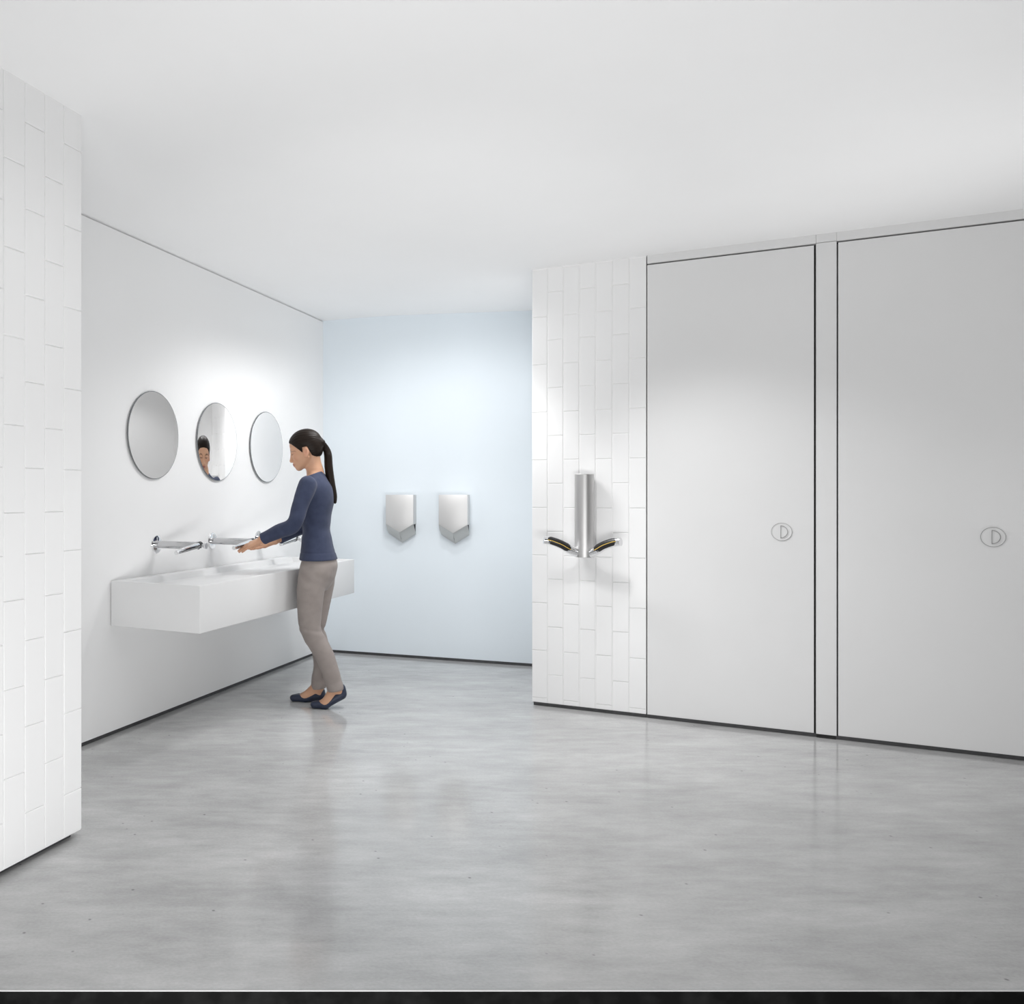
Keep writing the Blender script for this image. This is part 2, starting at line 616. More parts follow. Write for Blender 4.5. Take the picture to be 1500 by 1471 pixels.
# ------------------------------------------------------------------ wash basin
def basin():
    y0, y1, x0, x1, zb, zt = 3.627, 5.704, XL + 0.006, -2.245, 0.584, 0.823
    bm = bmesh.new()
    rim, back = 0.022, 0.075
    zi = [(x1 - rim, zt - 0.012), (x0 + back, zt - 0.060)]
    P = {}

    def v(x, y, z):
        return bm.verts.new((x, y, z))
    o = [v(x0, y0, zb), v(x1, y0, zb), v(x1, y1, zb), v(x0, y1, zb)]
    t = [v(x0, y0, zt), v(x1, y0, zt), v(x1, y1, zt), v(x0, y1, zt)]
    i = [v(x0 + back, y0 + rim, zt), v(x1 - rim, y0 + rim, zt), v(x1 - rim, y1 - rim, zt), v(x0 + back, y1 - rim, zt)]
    g = [v(x0 + back + 0.012, y0 + rim + 0.01, zt - 0.034), v(x1 - rim - 0.004, y0 + rim + 0.01, zt - 0.010),
         v(x1 - rim - 0.004, y1 - rim - 0.01, zt - 0.010), v(x0 + back + 0.012, y1 - rim - 0.01, zt - 0.034)]
    bm.faces.new(o[::-1])
    for k in range(4):
        k2 = (k + 1) % 4
        bm.faces.new((o[k], o[k2], t[k2], t[k]))
        bm.faces.new((t[k], t[k2], i[k2], i[k]))
        bm.faces.new((i[k], i[k2], g[k2], g[k]))
    bm.faces.new(g)
    es = [e for e in bm.edges]
    bmesh.ops.bevel(bm, geom=es, offset=0.004, segments=3, profile=0.5, affect='EDGES')
    b = auto_smooth(obj('wash_basin', bm, M['solid_white']), 30)
    tag(b, 'long white wall-mounted trough basin beneath the three taps', 'basin')
    bm = bmesh.new()
    bx(bm, (XL - 0.001, y0 + 0.012, zb + 0.012), (x0 + 0.004, y1 - 0.012, zt - 0.006))
    obj('wall_seal', bm, M['skirting'], b)
    return b


basin()


# ------------------------------------------------------------------ mirrors
def mirror(y, z, label, tilt):
    r = 0.2495
    m = empty('round_mirror', (XL, y, z))
    tag(m, label, 'mirror', 'round mirrors over the basin')
    bm = bmesh.new()
    lathe(bm, [(0.0, 0.0), (0.0, r - 0.02), (0.006, r - 0.02), (0.006, r), (0.0125, r), (0.0135, r - 0.0012), (0.0135, r - 0.003)], (0, 0, 0), (1, 0, 0), 96)
    auto_smooth(obj('rim', bm, M['chrome_edge'], m), 30)
    bm = bmesh.new()
    bmesh.ops.create_circle(bm, cap_ends=True, radius=r - 0.0025, segments=96,
                            matrix=Matrix.Translation((0.0135, 0, 0)) @ Matrix.Rotation(PI / 2, 4, 'Y'))
    g = obj('mirror_glass', bm, mirror_material(tilt), m)
    if g.data.polygons[0].normal.x < 0:
        g.data.flip_normals()
    return m


mirror(4.019, 1.617, 'round frameless mirror above the nearest tap', (-22.0, 0.0))
mirror(4.729, 1.618, 'round frameless mirror reflecting the woman\'s face', (-20.8, 1.0))
mirror(5.418, 1.619, 'round frameless mirror nearest to the woman\'s head', (-21.0, 0.0))


# ------------------------------------------------------------------ taps
def make_tap():
    t = empty('wall_tap', (XL, 4.057, 0.994))
    bm = bmesh.new()
    lathe(bm, [(-0.002, 0.0), (-0.002, 0.052), (0.004, 0.052), (0.007, 0.049), (0.009, 0.040), (0.009, 0.0)], (0, 0, 0), (1, 0, 0), 48)
    auto_smooth(obj('wall_flange', bm, M['chrome'], t), 30)
    bm = bmesh.new()
    lathe(bm, [(0.006, 0.0), (0.006, 0.0215), (0.283, 0.0215), (0.285, 0.0205), (0.285, 0.0)], (0, 0, 0), (1, 0, 0), 40)
    auto_smooth(obj('stem', bm, M['stem'], t), 30)
    bm = bmesh.new()
    lathe(bm, [(0.284, 0.0), (0.284, 0.010), (0.318, 0.010), (0.324, 0.0185), (0.333, 0.0185), (0.335, 0.017), (0.335, 0.0)], (0, 0, 0), (1, 0, 0), 40)
    auto_smooth(obj('end_cap', bm, M['end'], t), 30)
    root = Vector((0.290, 0.0, 0.004))
    tip = Vector((0.297, -0.245, -0.024))
    d = (tip - root)
    L = d.length
    bm = bmesh.new()
    lathe(bm, [(-0.012, 0.0), (-0.012, 0.0185), (-0.010, 0.0195), (L * 0.07, 0.0185), (L * 0.07, 0.0)], root, d, 40)
    auto_smooth(obj('joint_ring', bm, M['black'], t), 30)
    bm = bmesh.new()
    lathe(bm, [(L * 0.055, 0.0), (L * 0.055, 0.0165), (L * 0.075, 0.0175), (L * 0.96, 0.0125), (L, 0.0115), (L, 0.0)], root, d, 40)
    arm = auto_smooth(obj('spout_arm', bm, M['chrome'], t), 30)
    # air slot along the flank of the arm
    dn = d.normalized()
    side = Vector((1, 0, 0)) - dn * dn.x
    side.normalize()
    up = dn.cross(side)
    if up.z < 0:
        up = -up
    for a0, a1 in ((14, -8), (-22, -38)):
        bm = bmesh.new()
        sec = []
        for f, r in ((0.09, 0.0176), (0.955, 0.0126)):
            c = root + d * f
            ring = []
            for a, rr in ((a0, 1.02), ((a0 + a1) / 2, 1.03), (a1, 1.02), (a1, 0.8), (a0, 0.8)):
                a = math.radians(a)
                ring.append(bm.verts.new(c + (side * math.cos(a) + up * math.sin(a)) * r * rr))
            sec.append(ring)
        for k in range(5):
            bm.faces.new((sec[0][k], sec[0][(k + 1) % 5], sec[1][(k + 1) % 5], sec[1][k]))
        bm.faces.new(sec[0])
        bm.faces.new(sec[1][::-1])
        obj('air_slot', bm, M['black'], arm)
    # nozzle at the end of the arm
    bm = bmesh.new()
    lathe(bm, [(L - 0.001, 0.0), (L - 0.001, 0.0085), (L + 0.003, 0.008), (L + 0.003, 0.0)], root, d, 24)
    auto_smooth(obj('nozzle', bm, M['plate'], arm), 30)
    return t


tap = make_tap()
for k, (y, z, lab) in enumerate(((4.057, 0.994, 'chrome wall tap standing clear of the woman, at the near end of the basin'),
                                 (4.679, 0.986, 'chrome wall tap above the woman\'s outstretched hands'),
                                 (5.304, 0.977, 'chrome wall tap partly hidden behind the woman\'s arms'))):
    o = tap if k == 0 else copy_tree(tap)
    o.location = (XL, y, z)
    tag(o, lab, 'tap', 'wall taps over the basin')


# ------------------------------------------------------------------ hand dryers on the blue wall
def make_dryer():
    """local x to the right along the wall, y into the wall, z up; origin on the wall under the centre"""
    t = empty('hand_dryer')
    W2, D = 0.107, 0.130
    ztop, zs, ztip = 0.377, 0.152, 0.086          # top, side end of the V, tip of the V
    zbs, zbt = 0.070, 0.0                         # lower cover where it meets the wall
    # upper cover
    bm = bmesh.new()
    pts = [(-W2, ztop), (W2, ztop), (W2, zs), (0, ztip), (-W2, zs)]
    f = [bm.verts.new((px, -D, pz)) for px, pz in pts]
    b = [bm.verts.new((px, 0.002, pz)) for px, pz in pts]
    bm.faces.new(f)
    bm.faces.new(b[::-1])
    for k in range(5):
        bm.faces.new((f[k], f[(k + 1) % 5], b[(k + 1) % 5], b[k]))
    bmesh.ops.recalc_face_normals(bm, faces=bm.faces[:])
    bmesh.ops.bevel(bm, geom=bm.edges[:], offset=0.0015, segments=2, profile=0.5, affect='EDGES')
    auto_smooth(obj('upper_cover', bm, M['steel_panel'], t), 30)
    # dark air channel between the covers
    bm = bmesh.new()
    w = W2 - 0.008
    pts = [(-w, zs + 0.01), (0, ztip + 0.012), (w, zs + 0.01), (w, zbs + 0.014), (0, zbt + 0.02), (-w, zbs + 0.014)]
    dep = [-D + 0.006, -D + 0.006, -D + 0.006, -0.02, -0.02, -0.02]
    f = [bm.verts.new((p[0], dd, p[1])) for p, dd in zip(pts, dep)]
    b = [bm.verts.new((p[0], 0.001, p[1])) for p in pts]
    bm.faces.new((f[0], f[1], f[4], f[5]))
    bm.faces.new((f[1], f[2], f[3], f[4]))
    bm.faces.new(b)
    for k in range(6):
        bm.faces.new((f[k], f[(k + 1) % 6], b[(k + 1) % 6], b[k]))
    obj('air_channel', bm, M['gap'], t)
    # lower cover: two plates sloping back to the wall
    for s in (-1, 1):
        bm = bmesh.new()
        A = Vector((0, -D + 0.005, ztip - 0.001))
        B = Vector((s * W2, -D + 0.005, zs - 0.001))
        C = Vector((s * W2 * 0.985, -0.012, zbs))
        E = Vector((0, -0.012, zbt))
        n = (B - A).cross(E - A).normalized()
        if n.y > 0:
            n = -n
        inn = -n * 0.004
        # slight bow of the plate between its front and wall edges
        Mf, Ms = (A + E) / 2 + n * 0.006, (B + C) / 2 + n * 0.006
        ring_f = [A, Mf, E, C, Ms, B]
        va = [bm.verts.new(p) for p in ring_f]
        vb = [bm.verts.new(p + inn + (Vector((0, 0, 0)))) for p in ring_f]
        bm.faces.new((va[0], va[1], va[4], va[5]))
        bm.faces.new((va[1], va[2], va[3], va[4]))
        bm.faces.new((vb[0], vb[5], vb[4], vb[1]))
        bm.faces.new((vb[1], vb[4], vb[3], vb[2]))
        for k in range(6):
            bm.faces.new((va[k], vb[k], vb[(k + 1) % 6], va[(k + 1) % 6]))
        o = obj('lower_cover', bm, M['steel_lower'], t)
        auto_smooth(o, 40)
    # back plate on the wall
    bm = bmesh.new()
    pts = [(-W2 + 0.006, ztop - 0.01), (W2 - 0.006, ztop - 0.01), (W2 - 0.006, zbs + 0.002), (0, zbt + 0.006), (-W2 + 0.006, zbs + 0.002)]
    f = [bm.verts.new((px, -0.013, pz)) for px, pz in pts]
    b = [bm.verts.new((px, 0.001, pz)) for px, pz in pts]
    bm.faces.new(f)
    bm.faces.new(b[::-1])
    for k in range(5):
        bm.faces.new((f[k], f[(k + 1) % 5], b[(k + 1) % 5], b[k]))
    obj('back_plate', bm, M['black'], t)
    return t


dry = make_dryer()
BANG = math.atan(BS)
for k, (x, lab) in enumerate(((-2.160, 'steel hand dryer on the pale blue wall, the one closer to the woman'),
                              (-1.757, 'steel hand dryer on the pale blue wall, the one closer to the tiled wall'))):
    o = dry if k == 0 else copy_tree(dry)
    o.location = (x, blue_y(x), 0.904)
    o.rotation_euler = (0, 0, BANG)
    tag(o, lab, 'hand dryer', 'steel hand dryers on the blue wall')


# ------------------------------------------------------------------ tube dryer on the tiled wall
def tube_dryer():
    cx, cy = -0.676, YT - 0.062
    t = empty('tube_dryer', (cx, YT, 0.914))
    tag(t, 'brushed steel column hand dryer with two slotted arms on the tiled wall', 'hand dryer')
    r, H = 0.053, 0.485
    bm = bmesh.new()
    lathe(bm, [(0.0, 0.0), (0.0, r - 0.002), (0.002, r), (H - 0.002, r), (H, r - 0.002), (H, 0.0)], (0, -0.062, 0), (0, 0, 1), 64)
    auto_smooth(obj('column', bm, M['brushed'], t), 30)
    bm = bmesh.new()
    bx(bm, (-0.035, -0.03, 0.02), (0.035, 0.001, H - 0.02), 0.003)
    obj('wall_bracket', bm, M['plate'], t)
    for s in (-1, 1):
        # the arm leaves the foot of the column, sweeps outwards and rises
        pts = [Vector(p) for p in ((s * 0.034, -0.080, 0.026), (s * 0.072, -0.120, 0.046), (s * 0.115, -0.150, 0.074), (s * 0.165, -0.168, 0.094), (s * 0.206, -0.182, 0.101))]
        rad = [0.029, 0.027, 0.0255, 0.025, 0.0235]
        # Catmull-Rom samples
        cp, cr = [], []
        n = len(pts)
        for i in range(n - 1):
            p0, p1, p2, p3 = pts[max(i - 1, 0)], pts[i], pts[i + 1], pts[min(i + 2, n - 1)]
            for j in range(6):
                u = j / 6
                cp.append(0.5 * ((2 * p1) + (p2 - p0) * u + (2 * p0 - 5 * p1 + 4 * p2 - p3) * u * u + (3 * p1 - p0 - 3 * p2 + p3) * u ** 3))
                cr.append(rad[i] * (1 - u) + rad[i + 1] * u)
        cp.append(pts[-1])
        cr.append(rad[-1])
        m_ = len(cp)

        def frame(i):
            d = (cp[min(i + 1, m_ - 1)] - cp[max(i - 1, 0)]).normalized()
            out = Vector((0, -1, 0.35)) - d * d.dot(Vector((0, -1, 0.35)))
            out.normalize()
            return d, out, d.cross(out)

        def tube(bm, i0, i1, k, cap=True, angs=None, shift=0.0, seg=32):
            rings = []
            for i in range(i0, i1 + 1):
                d, o_, v_ = frame(i)
                rings.append([bm.verts.new(cp[i] + (o_ * math.cos(2 * PI * q / seg) + v_ * math.sin(2 * PI * q / seg)) * cr[i] * k + o_ * shift) for q in range(seg)])
            for a, b in zip(rings[:-1], rings[1:]):
                for q in range(seg):
                    bm.faces.new((a[q], a[(q + 1) % seg], b[(q + 1) % seg], b[q]))
            bm.faces.new(rings[0])
            bm.faces.new(rings[-1][::-1])
        bm = bmesh.new()
        tube(bm, 0, m_ - 1, 1.0)
        arm = auto_smooth(obj('arm', bm, M['chrome'], t), 40)
        # black channel let into the face of the arm, with rounded ends
        lo, hi = 7, 21
        bm = bmesh.new()
        rings = []
        for i in range(lo, hi + 1):
            e = min(i - lo, hi - i)
            half = (0.35, 0.8, 1.0)[min(e, 2)] * math.radians(62)
            d, o_, v_ = frame(i)
            ring = []
            for q in range(9):
                a = -half + 2 * half * q / 8
                dish = 1.012 - 0.16 * (1 - (2 * q / 8 - 1) ** 2)
                dish = 1.012
                ring.append(bm.verts.new(cp[i] + (o_ * math.cos(a) + v_ * math.sin(a)) * cr[i] * dish))
            for q in (8, 0):
                a = -half + 2 * half * q / 8
                ring.append(bm.verts.new(cp[i] + (o_ * math.cos(a) + v_ * math.sin(a)) * cr[i] * 0.8))
            rings.append(ring)
        nn = len(rings[0])
        for a, b in zip(rings[:-1], rings[1:]):
            for q in range(nn):
                bm.faces.new((a[q], a[(q + 1) % nn], b[(q + 1) % nn], b[q]))
        bm.faces.new(rings[0])
        bm.faces.new(rings[-1][::-1])
        slot = auto_smooth(obj('air_slot', bm, M['black'], arm), 40)
        bm = bmesh.new()
        rings = []
        for i in range(lo, hi + 1):
            d, o_, v_ = frame(i)
            dn = v_ if v_.z < 0 else -v_
            c = cp[i] + (o_ * math.cos(0.16) + dn * math.sin(0.16)) * cr[i] * 1.02
            rings.append([bm.verts.new(c + (o_ * math.cos(q * PI / 3) + v_ * math.sin(q * PI / 3)) * 0.0017) for q in range(6)])
        for a, b in zip(rings[:-1], rings[1:]):
            for q in range(6):
                bm.faces.new((a[q], a[(q + 1) % 6], b[(q + 1) % 6], b[q]))
        bm.faces.new(rings[0])
        bm.faces.new(rings[-1][::-1])
        auto_smooth(obj('gold_strip', bm, M['gold'], arm), 60)
    return t


tube_dryer()


# ------------------------------------------------------------------ the woman
class Field:
    """a signed distance grid that primitives are blended into; surface() nets it"""

    def __init__(self, lo, hi, h):
        self.lo = np.array(lo, float)
        self.h = h
        self.n = np.ceil((np.array(hi) - self.lo) / h).astype(int) + 1
        self.D = np.full(self.n, 0.2, np.float32)
        self.ax = [self.lo[i] + h * np.arange(self.n[i]) for i in range(3)]

    def block(self, lo, hi):
        sl = []
        for i in range(3):
            a = int(np.clip(math.floor((lo[i] - self.lo[i]) / self.h), 0, self.n[i]))
            b = int(np.clip(math.ceil((hi[i] - self.lo[i]) / self.h) + 1, 0, self.n[i]))
            sl.append(slice(a, b))
        X = self.ax[0][sl[0]][:, None, None]
        Y = self.ax[1][sl[1]][None, :, None]
        Z = self.ax[2][sl[2]][None, None, :]
        return tuple(sl), X, Y, Z

    def union(self, sl, d, k):
        A = self.D[sl]
        if k > 0:
            self.D[sl] = np.minimum(A, d) - np.maximum(k - np.abs(A - d), 0) ** 2 / (4 * k)
        else:
            self.D[sl] = np.minimum(A, d)

    def carve(self, sl, d, k):
        A, B = self.D[sl], -d
        if k > 0:
            self.D[sl] = np.maximum(A, B) + np.maximum(k - np.abs(A - B), 0) ** 2 / (4 * k)
        else:
            self.D[sl] = np.maximum(A, B)

    def cone(self, a, b, r1, r2, k=0.02, carve=False):
        a, b = np.array(a, float), np.array(b, float)
        pad = max(r1, r2) + k + 0.02
        sl, X, Y, Z = self.block(np.minimum(a, b) - pad, np.maximum(a, b) + pad)
        u = b - a
        L2 = max(float(u @ u), 1e-12)
        t = np.clip(((X - a[0]) * u[0] + (Y - a[1]) * u[1] + (Z - a[2]) * u[2]) / L2, 0, 1)
        d = np.sqrt((X - a[0] - t * u[0]) ** 2 + (Y - a[1] - t * u[1]) ** 2 + (Z - a[2] - t * u[2]) ** 2) - (r1 + t * (r2 - r1))
        (self.carve if carve else self.union)(sl, d, k)

    def chain(self, pts, rads, k=0.02):
        for i in range(len(pts) - 1):
            self.cone(pts[i], pts[i + 1], rads[i], rads[i + 1], k)

    def spline(self, pts, rads, k=0.006, n=5):
        """the chain of cones run along a smooth curve through the joints"""
        P = np.array([list(p) for p in pts], float)
        r = np.array(rads, float)
        u = np.arange(len(P))
        q = np.linspace(0, len(P) - 1, (len(P) - 1) * n + 1)
        W = np.stack([smooth_interp(u, P[:, i], q) for i in range(3)], 1)
        self.chain(W, smooth_interp(u, r, q), k)

    def ell(self, c, r, Mx=None, k=0.02, carve=False):
        c, r = np.array(c, float), np.array(r, float)
        Mx = np.eye(3) if Mx is None else Mx
        pad = float(r.max()) + k + 0.02
        sl, X, Y, Z = self.block(c - pad, c + pad)
        x, y, z = X - c[0], Y - c[1], Z - c[2]
        q = [x * Mx[0, i] + y * Mx[1, i] + z * Mx[2, i] for i in range(3)]
        k0 = np.sqrt((q[0] / r[0]) ** 2 + (q[1] / r[1]) ** 2 + (q[2] / r[2]) ** 2)
        k1 = np.sqrt((q[0] / r[0] ** 2) ** 2 + (q[1] / r[1] ** 2) ** 2 + (q[2] / r[2] ** 2) ** 2) + 1e-9
        d = k0 * (k0 - 1) / k1
        (self.carve if carve else self.union)(sl, d, k)

    def stack(self, levels, yaw, grow=0.0, k=0.03):
        """elliptical sections: (z, centre a, centre b, half depth, half width)"""
        L = np.array(levels, float)
        zmin, zmax = L[0, 0], L[-1, 0]
        sl, X, Y, Z = self.block((-0.4, -0.4, zmin - 0.06), (0.4, 0.4, zmax + 0.06))
        zz = np.clip(Z[0, 0], zmin, zmax)
        fn = [smooth_interp(L[:, 0], L[:, i], zz)[None, None, :] for i in range(1, 5)]
        ca, cb, rf, rl = fn
        rf, rl = rf + grow, rl + grow
        c, s = math.cos(yaw), math.sin(yaw)
        x, y = X - ca, Y - cb
        f, l = x * c - y * s, x * s + y * c
        k0 = np.sqrt((f / rf) ** 2 + (l / rl) ** 2)
        k1 = np.sqrt((f / rf ** 2) ** 2 + (l / rl ** 2) ** 2) + 1e-9
        d = k0 * (k0 - 1) / k1
        d = np.where(k0 < 0.15, -np.minimum(rf, rl), d)
        d = np.maximum(d, np.maximum(zmin - Z, Z - zmax))
        self.union(sl, d, k)

    def keep(self, fn, k=0.0, lo=None, hi=None):
        """keep only where fn(x, y, z) < 0"""
        lo = self.lo if lo is None else lo
        hi = self.lo + self.h * self.n if hi is None else hi
        sl, X, Y, Z = self.block(lo, hi)
        d = -fn(X, Y, Z)
        self.carve(sl, np.broadcast_to(d, self.D[sl].shape), k)

    def displace(self, fn, lo=None, hi=None):
        lo = self.lo if lo is None else lo
        hi = self.lo + self.h * self.n if hi is None else hi
        sl, X, Y, Z = self.block(lo, hi)
        self.D[sl] = self.D[sl] + fn(X, Y, Z)

    def surface(self):
        D = self.D
        S = D < 0
        c = [slice(0, -1), slice(1, None)]
        cnt = np.zeros(np.array(D.shape) - 1, np.int8)
        for i in (0, 1):
            for j in (0, 1):
                for k in (0, 1):
                    cnt += S[c[i], c[j], c[k]]
        act = (cnt > 0) & (cnt < 8)
        I = np.argwhere(act)
        idx = np.full(act.shape, -1, np.int64)
        idx[act] = np.arange(len(I))
        acc = np.zeros((len(I), 3))
        num = np.zeros(len(I))
        corner = lambda o: D[I[:, 0] + o[0], I[:, 1] + o[1], I[:, 2] + o[2]].astype(float)
        for axis in range(3):
            o1, o2 = [a for a in range(3) if a != axis]
            for p in (0, 1):
                for q in (0, 1):
                    a = [0, 0, 0]
                    a[o1], a[o2] = p, q
                    b = list(a)
                    b[axis] = 1
                    va, vb = corner(a), corner(b)
                    cr = (va < 0) != (vb < 0)
                    t = np.where(cr, va / np.where(cr, va - vb, 1), 0)
                    pt = np.tile(np.array(a, float), (len(I), 1))
                    pt[:, axis] = t
                    acc[cr] += pt[cr]
                    num[cr] += 1
        V = self.lo + (I + acc / num[:, None]) * self.h
        quads = []
        for axis in range(3):
            o1, o2 = (axis + 1) % 3, (axis + 2) % 3
            a = [slice(None)] * 3
            b = [slice(None)] * 3
            a[axis], b[axis] = slice(0, -1), slice(1, None)
            ch = S[tuple(a)] != S[tuple(b)]
            E = np.argwhere(ch)
            ok = (E[:, o1] > 0) & (E[:, o2] > 0) & (E[:, o1] < act.shape[o1]) & (E[:, o2] < act.shape[o2])
            E = E[ok]
            st = S[E[:, 0], E[:, 1], E[:, 2]]
            q = []
            for d1, d2 in ((1, 1), (0, 1), (0, 0), (1, 0)):
                e = E.copy()
                e[:, o1] -= d1
                e[:, o2] -= d2
                q.append(idx[e[:, 0], e[:, 1], e[:, 2]])
            q = np.stack(q, 1)
            q[~st] = q[~st][:, ::-1]
            quads.append(q)
        return V, np.concatenate(quads)

    def build(self, name, material, parent, relax=1):
        V, Q = self.surface()
        # light relaxation of the net
        for _ in range(relax):
            acc = np.zeros_like(V)
            num = np.zeros(len(V))
            for i in range(4):
                a, b = Q[:, i], Q[:, (i + 1) % 4]
                np.add.at(acc, a, V[b])
                np.add.at(acc, b, V[a])
                np.add.at(num, a, 1)
                np.add.at(num, b, 1)
            V = V * 0.5 + 0.5 * acc / np.maximum(num, 1)[:, None]
        me = bpy.data.meshes.new(name)
        me.vertices.add(len(V))
        me.vertices.foreach_set('co', V.astype(np.float32).ravel())
        me.loops.add(len(Q) * 4)
        me.loops.foreach_set('vertex_index', Q.astype(np.int32).ravel())
        me.polygons.add(len(Q))
        me.polygons.foreach_set('loop_start', np.arange(0, len(Q) * 4, 4, dtype=np.int32))
        me.polygons.foreach_set('use_smooth', np.ones(len(Q), bool))
        me.update(calc_edges=True)
        me.validate()
        return link(name, me, material, parent), V


def smooth_interp(x, y, q):
    """monotone-ish cubic through the levels"""
    n = len(x)
    m = np.zeros(n)
    for i in range(n):
        if i == 0:
            m[i] = (y[1] - y[0]) / (x[1] - x[0])
        elif i == n - 1:
            m[i] = (y[-1] - y[-2]) / (x[-1] - x[-2])
        else:
            m[i] = (y[i + 1] - y[i - 1]) / (x[i + 1] - x[i - 1])
    i = np.clip(np.searchsorted(x, q) - 1, 0, n - 2)
    h = x[i + 1] - x[i]
    t = (q - x[i]) / h
    return ((2 * t ** 3 - 3 * t ** 2 + 1) * y[i] + (t ** 3 - 2 * t ** 2 + t) * h * m[i]
            + (-2 * t ** 3 + 3 * t ** 2) * y[i + 1] + (t ** 3 - t ** 2) * h * m[i + 1])


def rot_yaw_pitch(yaw, pitch):
    """columns: forward, left, up; yaw turns away from the room's open side, pitch bows down"""
    f = np.array([math.cos(pitch) * math.cos(yaw), -math.cos(pitch) * math.sin(yaw), -math.sin(pitch)])
    l = np.array([math.sin(yaw), math.cos(yaw), 0.0])
    return np.stack([f, l, np.cross(f, l)], 1)


# skin, cloth, hair
M['skin'] = mat('skin', (0.62, 0.37, 0.25), 0.5, spec=0.35)
nt, b_, N_, L_ = nodes(M['skin'])
at = N_('ShaderNodeAttribute')
at.attribute_name = 'tone'
L_(at.outputs['Color'], b_.inputs['Base Color'])
b_.inputs['Subsurface Weight'].default_value = 0.12
b_.inputs['Subsurface Radius'].default_value = (0.012, 0.005, 0.003)
b_.inputs['Subsurface Scale'].default_value = 0.5
M['knit'] = mat('navy_knit', (0.045, 0.055, 0.1), 0.85, spec=0.2)
mottle(M['knit'], 25, (0.040, 0.050, 0.092), (0.049, 0.060, 0.108), detail=5)
add_bump(M['knit'], 420, 0.25, 0.001)
M['knit'].node_tree.nodes['Principled BSDF'].inputs['Sheen Weight'].default_value = 0.1
M['cloth'] = mat('taupe_cloth', (0.36, 0.325, 0.30), 0.8, spec=0.2)
mottle(M['cloth'], 18, (0.30, 0.262, 0.245), (0.33, 0.29, 0.27), detail=5)
add_bump(M['cloth'], 300, 0.15, 0.001)
M['cloth'].node_tree.nodes['Principled BSDF'].inputs['Sheen Weight'].default_value = 0.1
M['shoe'] = mat('navy_leather', (0.028, 0.036, 0.065), 0.45, spec=0.4)
mottle(M['shoe'], 40, (0.025, 0.032, 0.06), (0.031, 0.04, 0.07))
M['hair'] = mat('dark_brown_hair', (0.018, 0.012, 0.009), 0.46, spec=0.16)
M['tie'] = mat('black_elastic', (0.01, 0.01, 0.01), 0.6)


def hair_strands(m, stretch):
    nt, b, N, L = nodes(m)
    tc = N('ShaderNodeTexCoord')
    mp = N('ShaderNodeMapping')
    mp.inputs['Scale'].default_value = stretch
    mp.inputs['Rotation'].default_value = (0, math.radians(-20), 0)
    nz = N('ShaderNodeTexNoise')
    nz.inputs['Scale'].default_value = 60
    nz.inputs['Detail'].default_value = 4
    bp = N('ShaderNodeBump')
    bp.inputs['Strength'].default_value = 0.3
    bp.inputs['Distance'].default_value = 0.003
    cr = N('ShaderNodeValToRGB')
    cr.color_ramp.elements[0].color = (0.006, 0.004, 0.003, 1)
    cr.color_ramp.elements[1].color = (0.022, 0.014, 0.010, 1)
    L(tc.outputs['Object'], mp.inputs['Vector'])
    L(mp.outputs['Vector'], nz.inputs['Vector'])
    L(nz.outputs['Fac'], bp.inputs['Height'])
    L(nz.outputs['Fac'], cr.inputs['Fac'])
    L(cr.outputs['Color'], b.inputs['Base Color'])
    L(bp.outputs['Normal'], b.inputs['Normal'])


hair_strands(M['hair'], (0.12, 1.3, 1.5))
M['ponytail'] = mat('dark_brown_ponytail', (0.018, 0.012, 0.009), 0.45, spec=0.15)
hair_strands(M['ponytail'], (2.0, 2.0, 0.08))

TORSO_YAW = math.radians(18)
HEAD = rot_yaw_pitch(math.radians(16), math.radians(16))
HO = np.array([0.083, -0.002, 1.551])


def hp(x, y, z):
    return HO + HEAD @ np.array([x, y, z])


TORSO = [(0.78, -0.004, 0, 0.100, 0.160), (0.87, 0.0, 0, 0.102, 0.158), (0.96, 0.008, 0, 0.090, 0.138), (1.06, 0.014, 0, 0.079, 0.119),
         (1.15, 0.017, 0, 0.087, 0.124), (1.245, 0.016, 0, 0.104, 0.134), (1.32, 0.010, 0, 0.092, 0.138), (1.37, 0.012, 0, 0.066, 0.118),
         (1.405, 0.018, 0, 0.050, 0.072), (1.425, 0.022, 0, 0.045, 0.050)]
SHL, SHR = (0.080, 0.150, 1.338), (-0.022, -0.150, 1.342)
ELL, ELR = (0.165, 0.195, 1.105), (0.080, -0.195, 1.090)
WRL, WRR = np.array((0.348, 0.085, 1.012)), np.array((0.262, -0.070, 0.995))
LEGN = [(0.038, 0.068, 0.800), (0.055, 0.078, 0.720), (0.062, 0.077, 0.560), (0.057, 0.076, 0.478), (0.020, 0.075, 0.400), (-0.022, 0.073, 0.330), (-0.062, 0.070, 0.222), (-0.099, 0.066, 0.100)]
LEGF = [(-0.024, -0.076, 0.800), (-0.016, -0.086, 0.709), (0.004, -0.092, 0.525), (0.016, -0.095, 0.447), (-0.004, -0.097, 0.390), (-0.020, -0.100, 0.330), (-0.030, -0.104, 0.224), (-0.008, -0.110, 0.095)]
CLN = [0.082, 0.082, 0.070, 0.061, 0.057, 0.056, 0.052, 0.048]
CLF = [0.086, 0.081, 0.064, 0.056, 0.054, 0.055, 0.051, 0.047]


def foot_points(near):
    if near:      # weight on the ball, heel lifted
        T, B, Hh, A = (0.036, 0.062, 0.021), (-0.030, 0.062, 0.027), (-0.128, 0.060, 0.083), (-0.100, 0.064, 0.135)
    else:         # flat on the floor
        T, B, Hh, A = (0.148, -0.118, 0.019), (0.075, -0.116, 0.026), (-0.020, -0.112, 0.031), (-0.004, -0.111, 0.095)
    return [np.array(p) for p in (T, B, Hh, A)]


